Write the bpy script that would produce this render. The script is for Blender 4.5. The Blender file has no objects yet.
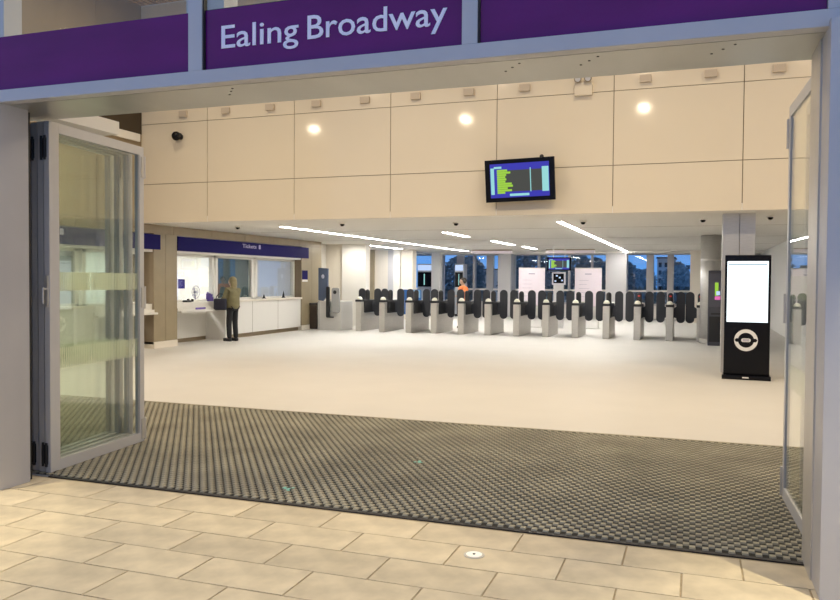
import bpy, bmesh, math, random
from mathutils import Vector, Matrix
random.seed(7)
D = bpy.data; S = bpy.context.scene; COL = S.collection
R = math.radians

# ------------------------------------------------------------------ camera
def make_camera():
    yaw, pit, rol, F = .3394057, .0266908, .0070114, 773.3
    f = Vector((-math.sin(yaw)*math.cos(pit), math.cos(yaw)*math.cos(pit), -math.sin(pit)))
    r = Vector((math.cos(yaw), math.sin(yaw), 0)); u = r.cross(f)
    r2 = r*math.cos(rol) + u*math.sin(rol); u2 = r2.cross(f)
    c = D.cameras.new('camera'); o = D.objects.new('camera', c); COL.objects.link(o)
    c.sensor_width = 36; c.lens = F/840*36; c.clip_end = 400; c.clip_start = .05
    m = Matrix((r2, u2, -f)).transposed().to_4x4(); m.translation = (0, 0, 1.65)
    o.matrix_world = m; S.camera = o
make_camera()

# ------------------------------------------------------------------ world: dusk sky
W = D.worlds.new('dusk'); S.world = W; W.use_nodes = True
n = W.node_tree.nodes; l = W.node_tree.links; n.clear()
wo = n.new('ShaderNodeOutputWorld'); bg = n.new('ShaderNodeBackground')
tc = n.new('ShaderNodeTexCoord'); sp = n.new('ShaderNodeSeparateXYZ'); cr = n.new('ShaderNodeValToRGB')
l.new(tc.outputs['Generated'], sp.inputs[0]); l.new(sp.outputs['Z'], cr.inputs[0])
cr.color_ramp.elements[0].position = 0.0; cr.color_ramp.elements[0].color = (.12, .36, .86, 1)
cr.color_ramp.elements[1].position = .22; cr.color_ramp.elements[1].color = (.42, .47, .64, 1)
l.new(cr.outputs[0], bg.inputs[0]); bg.inputs[1].default_value = 1.05
l.new(bg.outputs[0], wo.inputs[0])
S.view_settings.view_transform = 'Standard'; S.view_settings.look = 'None'
S.view_settings.exposure = 0.0; S.view_settings.gamma = 1; S.view_settings.use_curve_mapping = False
S.cycles.use_denoising = True; S.cycles.max_bounces = 10; S.cycles.transparent_max_bounces = 24
S.cycles.diffuse_bounces = 5; S.cycles.caustics_reflective = False; S.cycles.caustics_refractive = False
S.cycles.sample_clamp_indirect = 6

# ------------------------------------------------------------------ lamps
def disc(name, loc, r, watts, col, spread=180):
    L = D.lights.new(name, 'AREA'); L.shape = 'DISK'; L.size = 2*r; L.energy = watts; L.color = col; L.spread = R(spread)
    o = D.objects.new(name, L); COL.objects.link(o); o.location = loc; return o
def spot(name, loc, watts, col, cone, blend, r=.05):
    L = D.lights.new(name, 'SPOT'); L.energy = watts; L.color = col; L.spot_size = R(cone); L.spot_blend = blend; L.shadow_soft_size = r
    o = D.objects.new(name, L); COL.objects.link(o); o.location = loc; return o
WARM = (1.0, .82, .58)
for x in (-9.70, -5.45, -1.14, 3.2):                    # hanging lamps of the lobby, mirrored in the glossy cladding
    disc('lobby_pendant_light', (x, 10, 5.68), .09, 82, WARM)
for x in (-9.5, -5.4, -1.3, 2.8):
    for y in (6.6, 11.8):
        disc('lobby_fill_light', (x, y, 7.55), .22, 68, (1.0, .85, .62))  # unseen fill lamps added high up to light the lobby
for x, y, w in ((-6.1, 2.75, 720), (-2.5, 2.5, 430), (1.95, 3.15, 820)):      # canopy spots over the pavement
    spot('canopy_spot', (x, y, 4.6), w, (1.0, .84, .55), 66, .45)
disc('wall_washer', (-11.1, 24.0, 2.82), .09, 26, (1.0, .96, .88))
disc('wall_washer', (-11.6, 29.0, 2.82), .09, 22, (1.0, .96, .88))

# ------------------------------------------------------------------ materials
MATS = {}
def mat(name, col, rough=.5, metal=0, emit=None, es=1, noise=0, nscale=6, bump=0, rnd=0, spec=None, coat=0, coat_r=.1, stretch=None):
    m = D.materials.new(name); m.use_nodes = True; MATS[name] = m
    nt = m.node_tree; N = nt.nodes; Lk = nt.links; b = N['Principled BSDF']
    b.inputs['Base Color'].default_value = (*col, 1); b.inputs['Roughness'].default_value = rough; b.inputs['Metallic'].default_value = metal
    if spec is not None: b.inputs['Specular IOR Level'].default_value = spec
    if coat: b.inputs['Coat Weight'].default_value = coat; b.inputs['Coat Roughness'].default_value = coat_r
    if emit is not None:
        b.inputs['Emission Color'].default_value = (*emit, 1); b.inputs['Emission Strength'].default_value = es
    if noise or bump or rnd:
        t = N.new('ShaderNodeTexCoord'); mp = N.new('ShaderNodeMapping'); nz = N.new('ShaderNodeTexNoise')
        nz.inputs['Scale'].default_value = nscale; nz.inputs['Detail'].default_value = 5
        if stretch: mp.inputs['Scale'].default_value = stretch
        Lk.new(t.outputs['Object'], mp.inputs[0]); Lk.new(mp.outputs[0], nz.inputs[0])
        mr = N.new('ShaderNodeMapRange'); mr.inputs['From Min'].default_value = .3; mr.inputs['From Max'].default_value = .7
        mr.inputs['To Min'].default_value = 1-noise; mr.inputs['To Max'].default_value = 1+noise
        Lk.new(nz.outputs['Fac'], mr.inputs['Value']); fac = mr.outputs[0]
        if rnd:
            oi = N.new('ShaderNodeObjectInfo'); m2 = N.new('ShaderNodeMapRange')
            m2.inputs['To Min'].default_value = 1-rnd; m2.inputs['To Max'].default_value = 1+rnd
            Lk.new(oi.outputs['Random'], m2.inputs['Value'])
            mu = N.new('ShaderNodeMath'); mu.operation = 'MULTIPLY'; Lk.new(fac, mu.inputs[0]); Lk.new(m2.outputs[0], mu.inputs[1]); fac = mu.outputs[0]
        vm = N.new('ShaderNodeVectorMath'); vm.operation = 'SCALE'; vm.inputs[0].default_value = col
        Lk.new(fac, vm.inputs['Scale']); Lk.new(vm.outputs[0], b.inputs['Base Color'])
        if bump:
            bp = N.new('ShaderNodeBump'); bp.inputs['Strength'].default_value = bump; bp.inputs['Distance'].default_value = .004
            Lk.new(nz.outputs['Fac'], bp.inputs['Height']); Lk.new(bp.outputs[0], b.inputs['Normal'])
    return m
def glass(name, tint, gloss_tint=(1, 1, 1), rough=.0, ior=1.5):
    m = D.materials.new(name); m.use_nodes = True; MATS[name] = m
    N = m.node_tree.nodes; Lk = m.node_tree.links; N.clear()
    o = N.new('ShaderNodeOutputMaterial'); mx = N.new('ShaderNodeMixShader'); tr = N.new('ShaderNodeBsdfTransparent'); gl = N.new('ShaderNodeBsdfGlossy'); fr = N.new('ShaderNodeFresnel')
    tr.inputs[0].default_value = (*tint, 1); gl.inputs['Color'].default_value = (*gloss_tint, 1); gl.inputs['Roughness'].default_value = rough; 
    ge = N.new('ShaderNodeNewGeometry'); mr = N.new('ShaderNodeMapRange'); mr.inputs['To Min'].default_value = ior; mr.inputs['To Max'].default_value = 1/ior   # same reflectance from both faces
    Lk.new(ge.outputs['Backfacing'], mr.inputs['Value']); Lk.new(mr.outputs[0], fr.inputs[0])
    Lk.new(fr.outputs[0], mx.inputs[0]); Lk.new(tr.outputs[0], mx.inputs[1]); Lk.new(gl.outputs[0], mx.inputs[2]); Lk.new(mx.outputs[0], o.inputs[0])
    return m
alu = mat('painted_aluminium', (.50, .50, .52), .42, .15, noise=.03, nscale=2)
alu_d = mat('leaf_frame_grey', (.60, .60, .61), .42, .15)
dark_metal = mat('dark_metal', (.03, .03, .035), .45, .5)
steel = mat('brushed_steel', (.60, .59, .57), .38, .45, noise=.08, nscale=8, stretch=(1, 1, 12))
steel_l = mat('satin_steel', (.62, .60, .56), .42, .5, noise=.05, nscale=5)
soffit_m = mat('soffit_steel', (.46, .46, .43), .32, .6, noise=.10, nscale=1.5, stretch=(1.2, .3, 1))
slab_m = mat('yorkstone', (.62, .54, .385), .75, noise=.16, nscale=5, bump=.35, rnd=.07)
mortar = mat('mortar', (.42, .34, .22), .9, noise=.15, nscale=20)
floor_m = mat('pale_terrazzo', (.66, .64, .60), .6, noise=.02, nscale=1.2, spec=.25)
clad = mat('cream_cladding', (.75, .67, .53), .10, noise=.015, nscale=.8, spec=.35)
shadow_gap = mat('joint_dark', (.22, .17, .11), .8)
brown = mat('bronze_cladding', (.25, .19, .11), .42, noise=.06, nscale=3, stretch=(1, 1, .3))
brown_l = mat('bronze_cladding_light', (.29, .235, .145), .42, noise=.06, nscale=3)
wood = mat('wood_slats', (.42, .27, .14), .5, noise=.2, nscale=4, stretch=(8, .6, 1))
white = mat('white_paint', (.80, .78, .73), .5)
ceil_m = mat('white_ceiling', (.78, .76, .72), .55)
cream = mat('cream_paint', (.78, .72, .62), .5)
greyw = mat('grey_column_paint', (.55, .54, .55), .5)
purple = mat('purple_film', (.12, .009, .145), .12, noise=.12, nscale=1.5, spec=.3, stretch=(1, 1, 3))
lilac = mat('lilac_letter', (.90, .86, .97), .5)
blue_sign = mat('blue_sign', (.010, .007, .10), .5, spec=.06)
blue_wh = mat('sign_white', (.55, .52, .75), .5)
black = mat('black_gloss', (.006, .006, .008), .25, spec=.2)
black_m = mat('black_matt', (.018, .018, .02), .6)
paddle_m = mat('paddle_rubber', (.028, .030, .037), .45)
rubber_lt = mat('mat_tread', (.36, .335, .25), .75, noise=.2, nscale=1.6)
rubber_dk = mat('mat_recess', (.022, .022, .020), .9, noise=.3, nscale=30)
clear = glass('door_glass', (.95, .975, .955))
clear2 = glass('window_glass', (.90, .95, .97))
thin_clear = glass('ticket_glass', (.95, .97, .97))
frit = D.materials.new('frosted_band'); frit.use_nodes = True
_n = frit.node_tree.nodes; _l = frit.node_tree.links; _n.clear()
_o = _n.new('ShaderNodeOutputMaterial'); _m = _n.new('ShaderNodeMixShader'); _t = _n.new('ShaderNodeBsdfTransparent'); _a = _n.new('ShaderNodeAddShader')
_d = _n.new('ShaderNodeBsdfDiffuse'); _u = _n.new('ShaderNodeBsdfTranslucent'); _d.inputs[0].default_value = (.60, .62, .50, 1); _u.inputs[0].default_value = (.55, .58, .48, 1)
_m.inputs[0].default_value = .5; _l.new(_t.outputs[0], _m.inputs[1]); _l.new(_d.outputs[0], _a.inputs[0]); _l.new(_u.outputs[0], _a.inputs[1]); _l.new(_a.outputs[0], _m.inputs[2]); _l.new(_m.outputs[0], _o.inputs[0])
led = mat('led_light', (1, 1, 1), emit=(1.0, .965, .91), es=58)
off_light = mat('office_light', (1, 1, 1), emit=(1.0, .98, .93), es=80)
screen_w = mat('totem_screen_white', (0, 0, 0), emit=(.86, .96, 1.0), es=1.6)
screen_g = mat('totem_screen_text', (0, 0, 0), emit=(.45, .60, .68), es=1)
s_blue = mat('screen_blue', (0, 0, 0), emit=(.03, .03, .42), es=1)
s_cyan = mat('screen_cyan', (0, 0, 0), emit=(.30, .68, .68), es=1)
s_green = mat('screen_lime', (0, 0, 0), emit=(.33, .62, .05), es=1)
s_dark = mat('screen_dark', (0, 0, 0), emit=(.05, .055, .05), es=1)
s_pink = mat('screen_pink', (0, 0, 0), emit=(.75, .15, .45), es=1)
s_bright = mat('screen_bright', (0, 0, 0), emit=(.55, .70, 1.0), es=1)
paper = mat('poster_paper', (.82, .74, .80), .6)
ink = mat('poster_ink', (.25, .22, .35), .7)
lavender = mat('lavender_panel', (.66, .68, .80), .5)
teal = mat('teal_blind', (.045, .085, .095), .5, noise=.25, nscale=1.5, stretch=(1, 8, .3))
leaf_m = mat('hazed_foliage', (.10, .17, .23), .8, noise=.3, nscale=3)  # blue dusk haze put into the leaf colour
bark = mat('bark', (.05, .04, .03), .9)
conc_hazed = mat('hazed_concrete', (.34, .42, .52), .8)  # far buildings, with the blue haze mixed into their base colour
asphalt = mat('ground_dark', (.05, .055, .06), .9)

# ------------------------------------------------------------------ mesh helpers
class MB:
    def __init__(s): s.bm = bmesh.new()
    def box(s, x0, x1, y0, y1, z0, z1, bev=0, rot=None, piv=None):
        t = bmesh.new(); bmesh.ops.create_cube(t, size=1)
        M = Matrix.Translation(((x0+x1)/2, (y0+y1)/2, (z0+z1)/2)) @ Matrix.Diagonal((abs(x1-x0), abs(y1-y0), abs(z1-z0), 1))
        bmesh.ops.transform(t, matrix=M, verts=t.verts)
        if bev: bmesh.ops.bevel(t, geom=t.edges[:], offset=bev, segments=2, affect='EDGES', profile=.7)
        if rot is not None:
            bmesh.ops.rotate(t, cent=piv or ((x0+x1)/2, (y0+y1)/2, (z0+z1)/2), matrix=rot, verts=t.verts)
        s.add(t); return s
    def cyl(s, p0, p1, r, seg=16, r2=None, bev=0):
        t = bmesh.new(); p0 = Vector(p0); p1 = Vector(p1); d = p1-p0
        bmesh.ops.create_cone(t, cap_ends=True, segments=seg, radius1=r, radius2=r if r2 is None else r2, depth=d.length)
        if bev: bmesh.ops.bevel(t, geom=[e for e in t.edges if len(e.link_faces) == 2 and any(len(f.verts) > 4 for f in e.link_faces)], offset=bev, segments=2, affect='EDGES')
        q = Vector((0, 0, 1)).rotation_difference(d.normalized()).to_matrix().to_4x4(); q.translation = (p0+p1)/2
        bmesh.ops.transform(t, matrix=q, verts=t.verts); s.add(t); return s
    def ball(s, c, r, sc=(1, 1, 1), seg=16):
        t = bmesh.new(); bmesh.ops.create_uvsphere(t, u_segments=seg, v_segments=max(6, seg//2), radius=r)
        bmesh.ops.transform(t, matrix=Matrix.Translation(c) @ Matrix.Diagonal((*sc, 1)), verts=t.verts)
        for f in t.faces: f.smooth = True
        s.add(t); return s
    def prism(s, pts, axis, a, b, bev=0):
        """outline of 2D points extruded along axis ('x','y','z') from a to b"""
        t = bmesh.new()
        def P(p, h):
            return {'x': (h, p[0], p[1]), 'y': (p[0], h, p[1]), 'z': (p[0], p[1], h)}[axis]
        A = [t.verts.new(P(p, a)) for p in pts]; B = [t.verts.new(P(p, b)) for p in pts]
        t.faces.new(A); t.faces.new(B[::-1]); k = len(pts)
        for i in range(k): t.faces.new((A[i], B[i], B[(i+1) % k], A[(i+1) % k]))
        bmesh.ops.recalc_face_normals(t, faces=t.faces)
        if bev:
            bmesh.ops.bevel(t, geom=[e for e in t.edges if any(len(f.verts) > 4 for f in e.link_faces)], offset=bev, segments=2, affect='EDGES')
        s.add(t); return s
    def add(s, t):
        me = D.meshes.new('tmp'); t.to_mesh(me); t.free(); s.bm.from_mesh(me); D.meshes.remove(me)
    def build(s, name, m, parent=None, loc=None, smooth=False):
        me = D.meshes.new(name); s.bm.to_mesh(me); s.bm.free(); me.materials.append(m)
        if smooth:
            for p in me.polygons: p.use_smooth = True
        o = D.objects.new(name, me); COL.objects.link(o)
        if parent: o.parent = parent
        if loc: o.location = loc
        return o
def rr(w, h, r, seg=5, cx=0, cy=0):
    pts = []
    for k, (sx, sy) in enumerate(((1, 1), (-1, 1), (-1, -1), (1, -1))):
        for i in range(seg+1):
            a = R(90*k + 90*i/seg); pts.append((cx+sx*(w/2-r)+r*math.cos(a), cy+sy*(h/2-r)+r*math.sin(a)))
    return pts
def box(name, m, b, parent=None, bev=0):
    return MB().box(*b, bev=bev).build(name, m, parent)
def empty(name, loc=(0, 0, 0), rz=0):
    o = D.objects.new(name, None); COL.objects.link(o); o.location = loc; o.rotation_euler = (0, 0, rz); o.empty_display_size = .1; return o
def thing(name, label, cat, loc=(0, 0, 0), rz=0, group=None):
    return tag(empty(name, loc, rz), label, cat, group)
def tag(o, label, cat, group=None):
    o['label'] = label; o['category'] = cat
    if group: o['group'] = group
    return o
def struct(o, label=None):
    o['kind'] = 'structure'
    if label: o['label'] = label
    return o
def sbox(name, m, b, label=None, bev=0): return struct(box(name, m, b, None, bev), label)
def copy_tree(o, parent=None):
    c = o.copy(); COL.objects.link(c)
    if parent: c.parent = parent
    for ch in list(o.children): copy_tree(ch, c)
    return c
def text_mesh(name, txt, m, parent, width, cap, loc, rot, bold=.0, depth=.002):
    """flat lettering converted to a mesh; loc = left end of the baseline"""
    cu = D.curves.new('t', 'FONT'); cu.body = txt; cu.offset = bold; cu.extrude = depth; cu.resolution_u = 3
    o = D.objects.new('t', cu); COL.objects.link(o); bpy.context.view_layer.update()
    me = D.meshes.new_from_object(o.evaluated_get(bpy.context.evaluated_depsgraph_get())); D.objects.remove(o)
    xs = [v.co.x for v in me.vertices]; x0, x1 = min(xs), max(xs)
    capz = .70
    for v in me.vertices: v.co.x = (v.co.x-x0)*width/(x1-x0); v.co.y *= cap/capz
    me.materials.clear(); me.materials.append(m); me.name = name
    q = D.objects.new(name, me); COL.objects.link(q); q.parent = parent; q.location = loc; q.rotation_euler = rot
    return q

# ================================================================== SHELL
fl = sbox('floor', floor_m, (-16, 8, 5.0, 37, -.1, 0))
# --- pavement with stone slabs
pv = struct(box('pavement', mortar, (-12, 6, -3.0, 4.97, -.12, -.006)), 'buff stone slab pavement in front of the entrance')
slab_meshes = []
for k in range(4):
    b = MB().box(-.3205, .3205, -.1718, .1718, -.04, 0, bev=.003)
    for v in b.bm.verts:
        v.co.x += random.uniform(-.0012, .0012); v.co.y += random.uniform(-.0012, .0012)
    o = b.build('paving_slab', slab_m, pv); slab_meshes.append(o.data); D.objects.remove(o)
i = 0
for row in range(10):
    yc = 4.93 - .1775 - row*.3535 + .005
    x0 = (-1.015 if row % 2 == 0 else -1.34) + .325
    for k in range(-12, 8):
        x = x0 + .652*k
        if x < -8.6 or x > 4.2: continue
        o = D.objects.new('paving_slab', slab_meshes[i % 4]); COL.objects.link(o); o.parent = pv
        o.location = (x, yc, random.uniform(-.0008, .0008)); i += 1
        o.rotation_euler = (0, 0, random.uniform(-.002, .002))
box('threshold_strip', dark_metal, (-5.0, .64, 4.965, 5.0, -.05, .003), pv)
# --- lobby back wall with glossy cladding panels, hall opening below
wb = struct(box('wall_back', shadow_gap, (-11.9, 6.1, 14.42, 14.70, 2.885, 7.72)), 'cream panelled wall above the ticket hall opening')
xs = [-11.77, -10.02, -7.89, -5.73, -3.56, -1.40, .77, 2.94, 5.10, 6.1]
zs = [2.87, 3.735, 5.072, 6.41, 7.72]
for a in range(len(xs)-1):
    for c in range(4):
        box('cladding_panel', clad, (xs[a]+.007, xs[a+1]-.007, 14.40, 14.425, zs[c]+.006, zs[c+1]-.006), wb)
# --- hall ceiling
ch = sbox('ceiling', ceil_m, (-16, 8, 14.405, 37, 2.875, 3.0), 'white ceiling of the ticket hall')
for y in (18.2, 22.6, 27.0, 31.4):
    box('panel_joint', shadow_gap, (-16, 8, y, y+.012, 2.873, 2.8755), ch)
sbox('trim_1', ceil_m, (-14.5, 2.6, 33.0, 34.9, 2.80, 2.875), 'shallow white bulkhead under the far end of the ceiling')
# --- lobby ceiling, timber slats
lc = sbox('ceiling_lobby', wood, (-11.9, 6.1, 4.6, 14.5, 7.76, 7.86), 'timber slat ceiling high over the lobby')
b = MB()
for k in range(60): b.box(-11.75+k*.15, -11.66+k*.15, 5, 14.38, 7.71, 7.76)
o = b.build('slat', wood, lc); o['kind'] = 'stuff'
# --- lobby side walls
wl = sbox('wall_left', brown, (-12.0, -11.78, 4.9, 14.42, 2.88, 7.75), 'tall bronze clad side wall of the lobby')
for k, y in enumerate((5.0, 7.0, 9.0, 11.0, 13.0)):
    for z0, z1 in ((2.89, 4.5), (4.5, 6.1), (6.1, 7.72)):
        box('cladding_panel', brown, (-11.78, -11.755, y+.006, min(y+2, 14.4)-.006, z0+.005, z1-.005), wl)
box('shade_panel', mat('shade_brown', (.05, .035, .018), .8), (-11.76, -11.745, 11.5, 14.39, 4.86, 5.75), wl)  # flat dark panel that paints the shade on this part of the wall
box('pale_strip', white, (-11.76, -11.71, 11.5, 14.30, 4.68, 4.85), wl)  # plain pale strip under the dark panel
sbox('wall_right', clad, (6.0, 6.2, 5.0, 37, 0, 7.8))
sbox('wall_front', alu, (-13, -5.75, 4.62, 4.9, 0, 3.06))
sbox('wall_front_right', alu, (1.25, 6.2, 4.62, 4.9, 0, 3.06))
# --- hall far walls
sbox('wall_hall_right', white, (2.6, 2.8, 15.6, 37, 0, 2.88), 'white wall beyond the totem')
wx = struct(box('wall_hall_left', cream, (-12.6, -10.78, 25.0, 25.2, 0, 2.88)), 'white wall behind the help point')
box('projecting_bay', white, (-11.66, -10.74, 24.75, 25.0, 0, 2.88), wx)
box('return_side', white, (-12.6, -12.4, 23.4, 25.0, 0, 2.88), wx)
wr = struct(empty('wall_lift_lobby'), 'lift lobby wall with steel framed beige panels')
box('steel_post', brown_l, (-12.95, -12.62, 29.9, 30.2, 0, 2.88), wr)
box('beige_panel', cream, (-12.62, -12.33, 30.0, 30.2, 0, 2.86), wr)
box('beige_panel', cream, (-12.32, -12.02, 30.0, 30.2, 0, 2.86), wr)
box('grey_panel', greyw, (-12.0, -11.72, 29.95, 30.2, 0, 2.86), wr)
box('pier', white, (-11.70, -11.42, 29.8, 30.4, 0, 2.88), wr)
box('pier', cream, (-11.40, -10.90, 29.9, 30.4, 0, 2.88), wr)
# --- glazed end wall
sbox('wall_end_sill', white, (-14, 2.6, 35.0, 35.25, 0, .58), 'white low wall under the far windows')
def window(idx, x0, x1, mull, panes, label):
    w = struct(empty('window_%d' % idx, (0, 0, 0)), label)
    b = MB().box(x0, x1, 34.98, 35.12, 2.78, 2.88).box(x0, x1, 34.95, 35.12, .58, .66)
    b.build('frame', greyw, w)
    box('transom_rail', white, (x0, x1, 34.93, 35.10, 1.17, 1.25), w)
    for (a, c) in mull: box('mullion', greyw, (a, c, 34.90, 35.14, .58, 2.88), w)
    for (a, c) in panes: box('pane', clear2, (a, c, 35.03, 35.045, .62, 2.82), w)
window(1, -10.2, -8.39, [(-10.5, -10.17), (-9.72, -9.60), (-9.06, -8.74)], [(-10.2, -9.7), (-9.62, -9.05), (-8.75, -8.39)], 'narrow dusk lit window between lift lobby and grey column')
window(2, -7.83, -3.56, [(-7.83, -7.70), (-6.68, -6.58), (-5.30, -5.2), (-4.3, -4.2)], [(-7.7, -6.6), (-6.6, -5.25), (-5.25, -4.25), (-4.25, -3.56)], 'wide dark blue window behind the two posters')
window(3, -2.70, -.10, [(-1.92, -1.62), (-1.06, -.79)], [(-2.7, -1.9), (-1.62, -1.05), (-.8, -.1)], 'far window with trees and sky at the right of the gates')
window(4, -12.7, -11.25, [(-11.35, -11.15), (-12.75, -12.65)], [(-12.65, -11.35)], 'window beside the lift lobby wall')
window(5, -.1, 2.6, [(.75, 2.6)], [(.2, .75)], 'narrow window behind the steel column')
sbox('column_1', greyw, (-8.20, -7.62, 33.6, 34.2, 0, 2.88), 'square grey column left of the wide window')
sbox('column_2', greyw, (-3.47, -2.62, 33.2, 34.0, 0, 2.88), 'square grey column right of the wide window')
sbox('column_3', cream, (-.12, .30, 32.6, 33.0, 0, 2.88), 'cream column at the right end of the far windows')
sbox('column_4', white, (-11.05, -10.66, 32.8, 33.2, 0, 2.88), 'slim white column between the dark vending machines')
# --- entrance frame
fr = struct(empty('trim_2'), 'blue grey aluminium entrance frame')
box('left_jamb', alu, (-5.75, -5.005, 4.5, 4.79, 0, 3.0), fr, bev=.004)
box('jamb_gap', dark_metal, (-5.5, -5.06, 4.79, 4.86, 0, 2.97), fr)
rj = box('right_jamb', alu, (.642, .745, 4.44, 5.02, 0, 3.0), fr, bev=.004)
box('right_jamb_return', steel_l, (.634, .70, 4.72, 5.07, 0, 2.97), fr)
box('right_post', alu, (.70, 1.25, 4.56, 4.95, 0, 3.0), fr)
box('header', alu, (-5.75, 1.25, 4.5, 4.60, 2.972, 3.062), fr, bev=.003)
box('header_gap', dark_metal, (-5.7, 1.2, 4.59, 4.61, 2.978, 3.04), fr)
sf = box('soffit_plate', soffit_m, (-5.75, 1.25, 4.607, 5.14, 2.972, 3.06), fr)
for xx in (-3.05, -1.02, -.55, .2):
    for k in range(3):
        MB().cyl((xx-.06*k, 4.68+.075*k, 2.969), (xx-.06*k, 4.68+.075*k, 2.974), .008, 10).build('screw', dark_metal, sf)
for (a, c) in ((-5.62, -5.52), (-3.285, -3.175), (-1.335, -1.238), (.635, .735)):
    box('mullion', alu, (a, c, 4.5, 4.56, 3.062, 7.8), fr, bev=.004)
    box('mullion_gasket', black_m, (c, c+.010, 4.51, 4.55, 3.062, 7.8), fr)
for (a, c) in ((-5.50, -3.287), (-3.163, -1.337), (-1.226, .633)):
    g = struct(box('window_transom', clear, (a, c, 4.54, 4.55, 3.474, 7.7)))
    g.name = 'window_%d' % (6+int((a+5.2)/1.9)); 
for (x, y) in ((-6.06, 5.4), (-3.74, 5.4)):
    sbox('column_5', greyw, (x-.22, x+.14, y, y+.2, 3.12, 7.75), 'slim grey post behind the glazing over the doors')
# purple fascia glass
def purple_panel(x0, x1, label):
    t = thing('fascia_sign_panel', label, 'sign', (x0, 4.53, 3.062), 0, 'purple fascia panels over the entrance')
    box('panel', purple, (0, x1-x0, 0, .03, 0, .408), t)
    return t
purple_panel(-5.50, -3.287, 'plain purple glass fascia panel at the left end over the entrance')
pc = purple_panel(-3.163, -1.337, 'purple glass fascia panel lettered Ealing Broadway')
purple_panel(-1.226, .633, 'plain purple glass fascia panel at the right end over the entrance')
box('top_edge', black_m, (0, 1.82, 0, .03, .408, .412), pc)
for w_, xa, xb in (('Ealing', -3.036, -2.451), ('Broadway', -2.385, -1.435)):
    text_mesh('lettering', w_, lilac, pc, xb-xa, .153, (xa+3.163, -.004, .141), (R(90), 0, 0), bold=.005)
# track box above the left doors
sbox('trim_3', white, (-5.78, -5.50, 4.95, 6.4, 3.09, 3.22), 'white box over the left folding doors')

# ================================================================== MAT
mt = thing('entrance_mat', 'large dark ribbed rubber mat inside the entrance doorway', 'mat', (0, 0, 0))
X0, X1, Y0, Y1 = -9.6, 4.0, 5.0, 8.45
box('base', rubber_dk, (X0, X1, Y0, Y1, .0005, .003), mt)
box('edge_strip', rubber_lt, (X0, X1, Y1-.045, Y1, .003, .0125), mt)
me = D.meshes.new('tread'); vs = []; fs = []
ca, cb = .0378, .0530; ny = int((Y1-Y0-.03)/cb); nx = int((X1-X0)/ca)
for j in range(ny):
    for i2 in range(nx):
        if (i2+j) % 2: continue
        x = X0+i2*ca; y = Y0+.004+j*cb; q = len(vs)
        e = .0; hz = .0125
        for (dx, dy, z) in ((-e, -e, .003), (ca+e, -e, .003), (ca+e, cb+e, .003), (-e, cb+e, .003), (.002, .006, hz), (ca-.002, .006, hz), (ca-.002, cb-.006, hz), (.002, cb-.006, hz)):
            vs.append((x+dx, y+dy, z))
        for f in ((4, 5, 6, 7), (0, 1, 5, 4), (1, 2, 6, 5), (2, 3, 7, 6), (3, 0, 4, 7)): fs.append(tuple(q+v for v in f))
me.from_pydata(vs, [], fs); me.materials.append(rubber_lt)
o = D.objects.new('tread', me); COL.objects.link(o); o.parent = mt; o['kind'] = 'stuff'
mint = mat('mint_scrap', (.25, .62, .52), .6)
for (x, y, lab) in ((-2.95, 5.30, 'small mint green scrap on the mat near its front edge'), (-2.30, 6.50, 'faint mint green scrap in the middle of the mat')):
    b = MB()
    for k in range(9):
        a = random.uniform(0, 6.28); d = random.uniform(.0, .05)
        b.box(x+d*math.cos(a)-.012, x+d*math.cos(a)+.012, y+d*math.sin(a)-.01, y+d*math.sin(a)+.01, .0127, .0135+.0003*k, rot=Matrix.Rotation(a, 3, 'Z'))
    tag(b.build('litter_scrap', mint), lab, 'litter')
# in-ground uplighter
u = thing('ground_light', 'round white uplighter set flush in the stone pavement', 'light', (-1.214, 4.444, 0))
MB().cyl((0, 0, -.02), (0, 0, .004), .064, 32, bev=.002).build('rim', steel_l, u)
MB().cyl((0, 0, .003), (0, 0, .006), .048, 28).build('lens', mat('lens_white', (.85, .85, .80), .3, emit=(1, .95, .8), es=.25), u)
MB().cyl((0, 0, .005), (0, 0, .009), .009, 12).build('screw', dark_metal, u)

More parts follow.
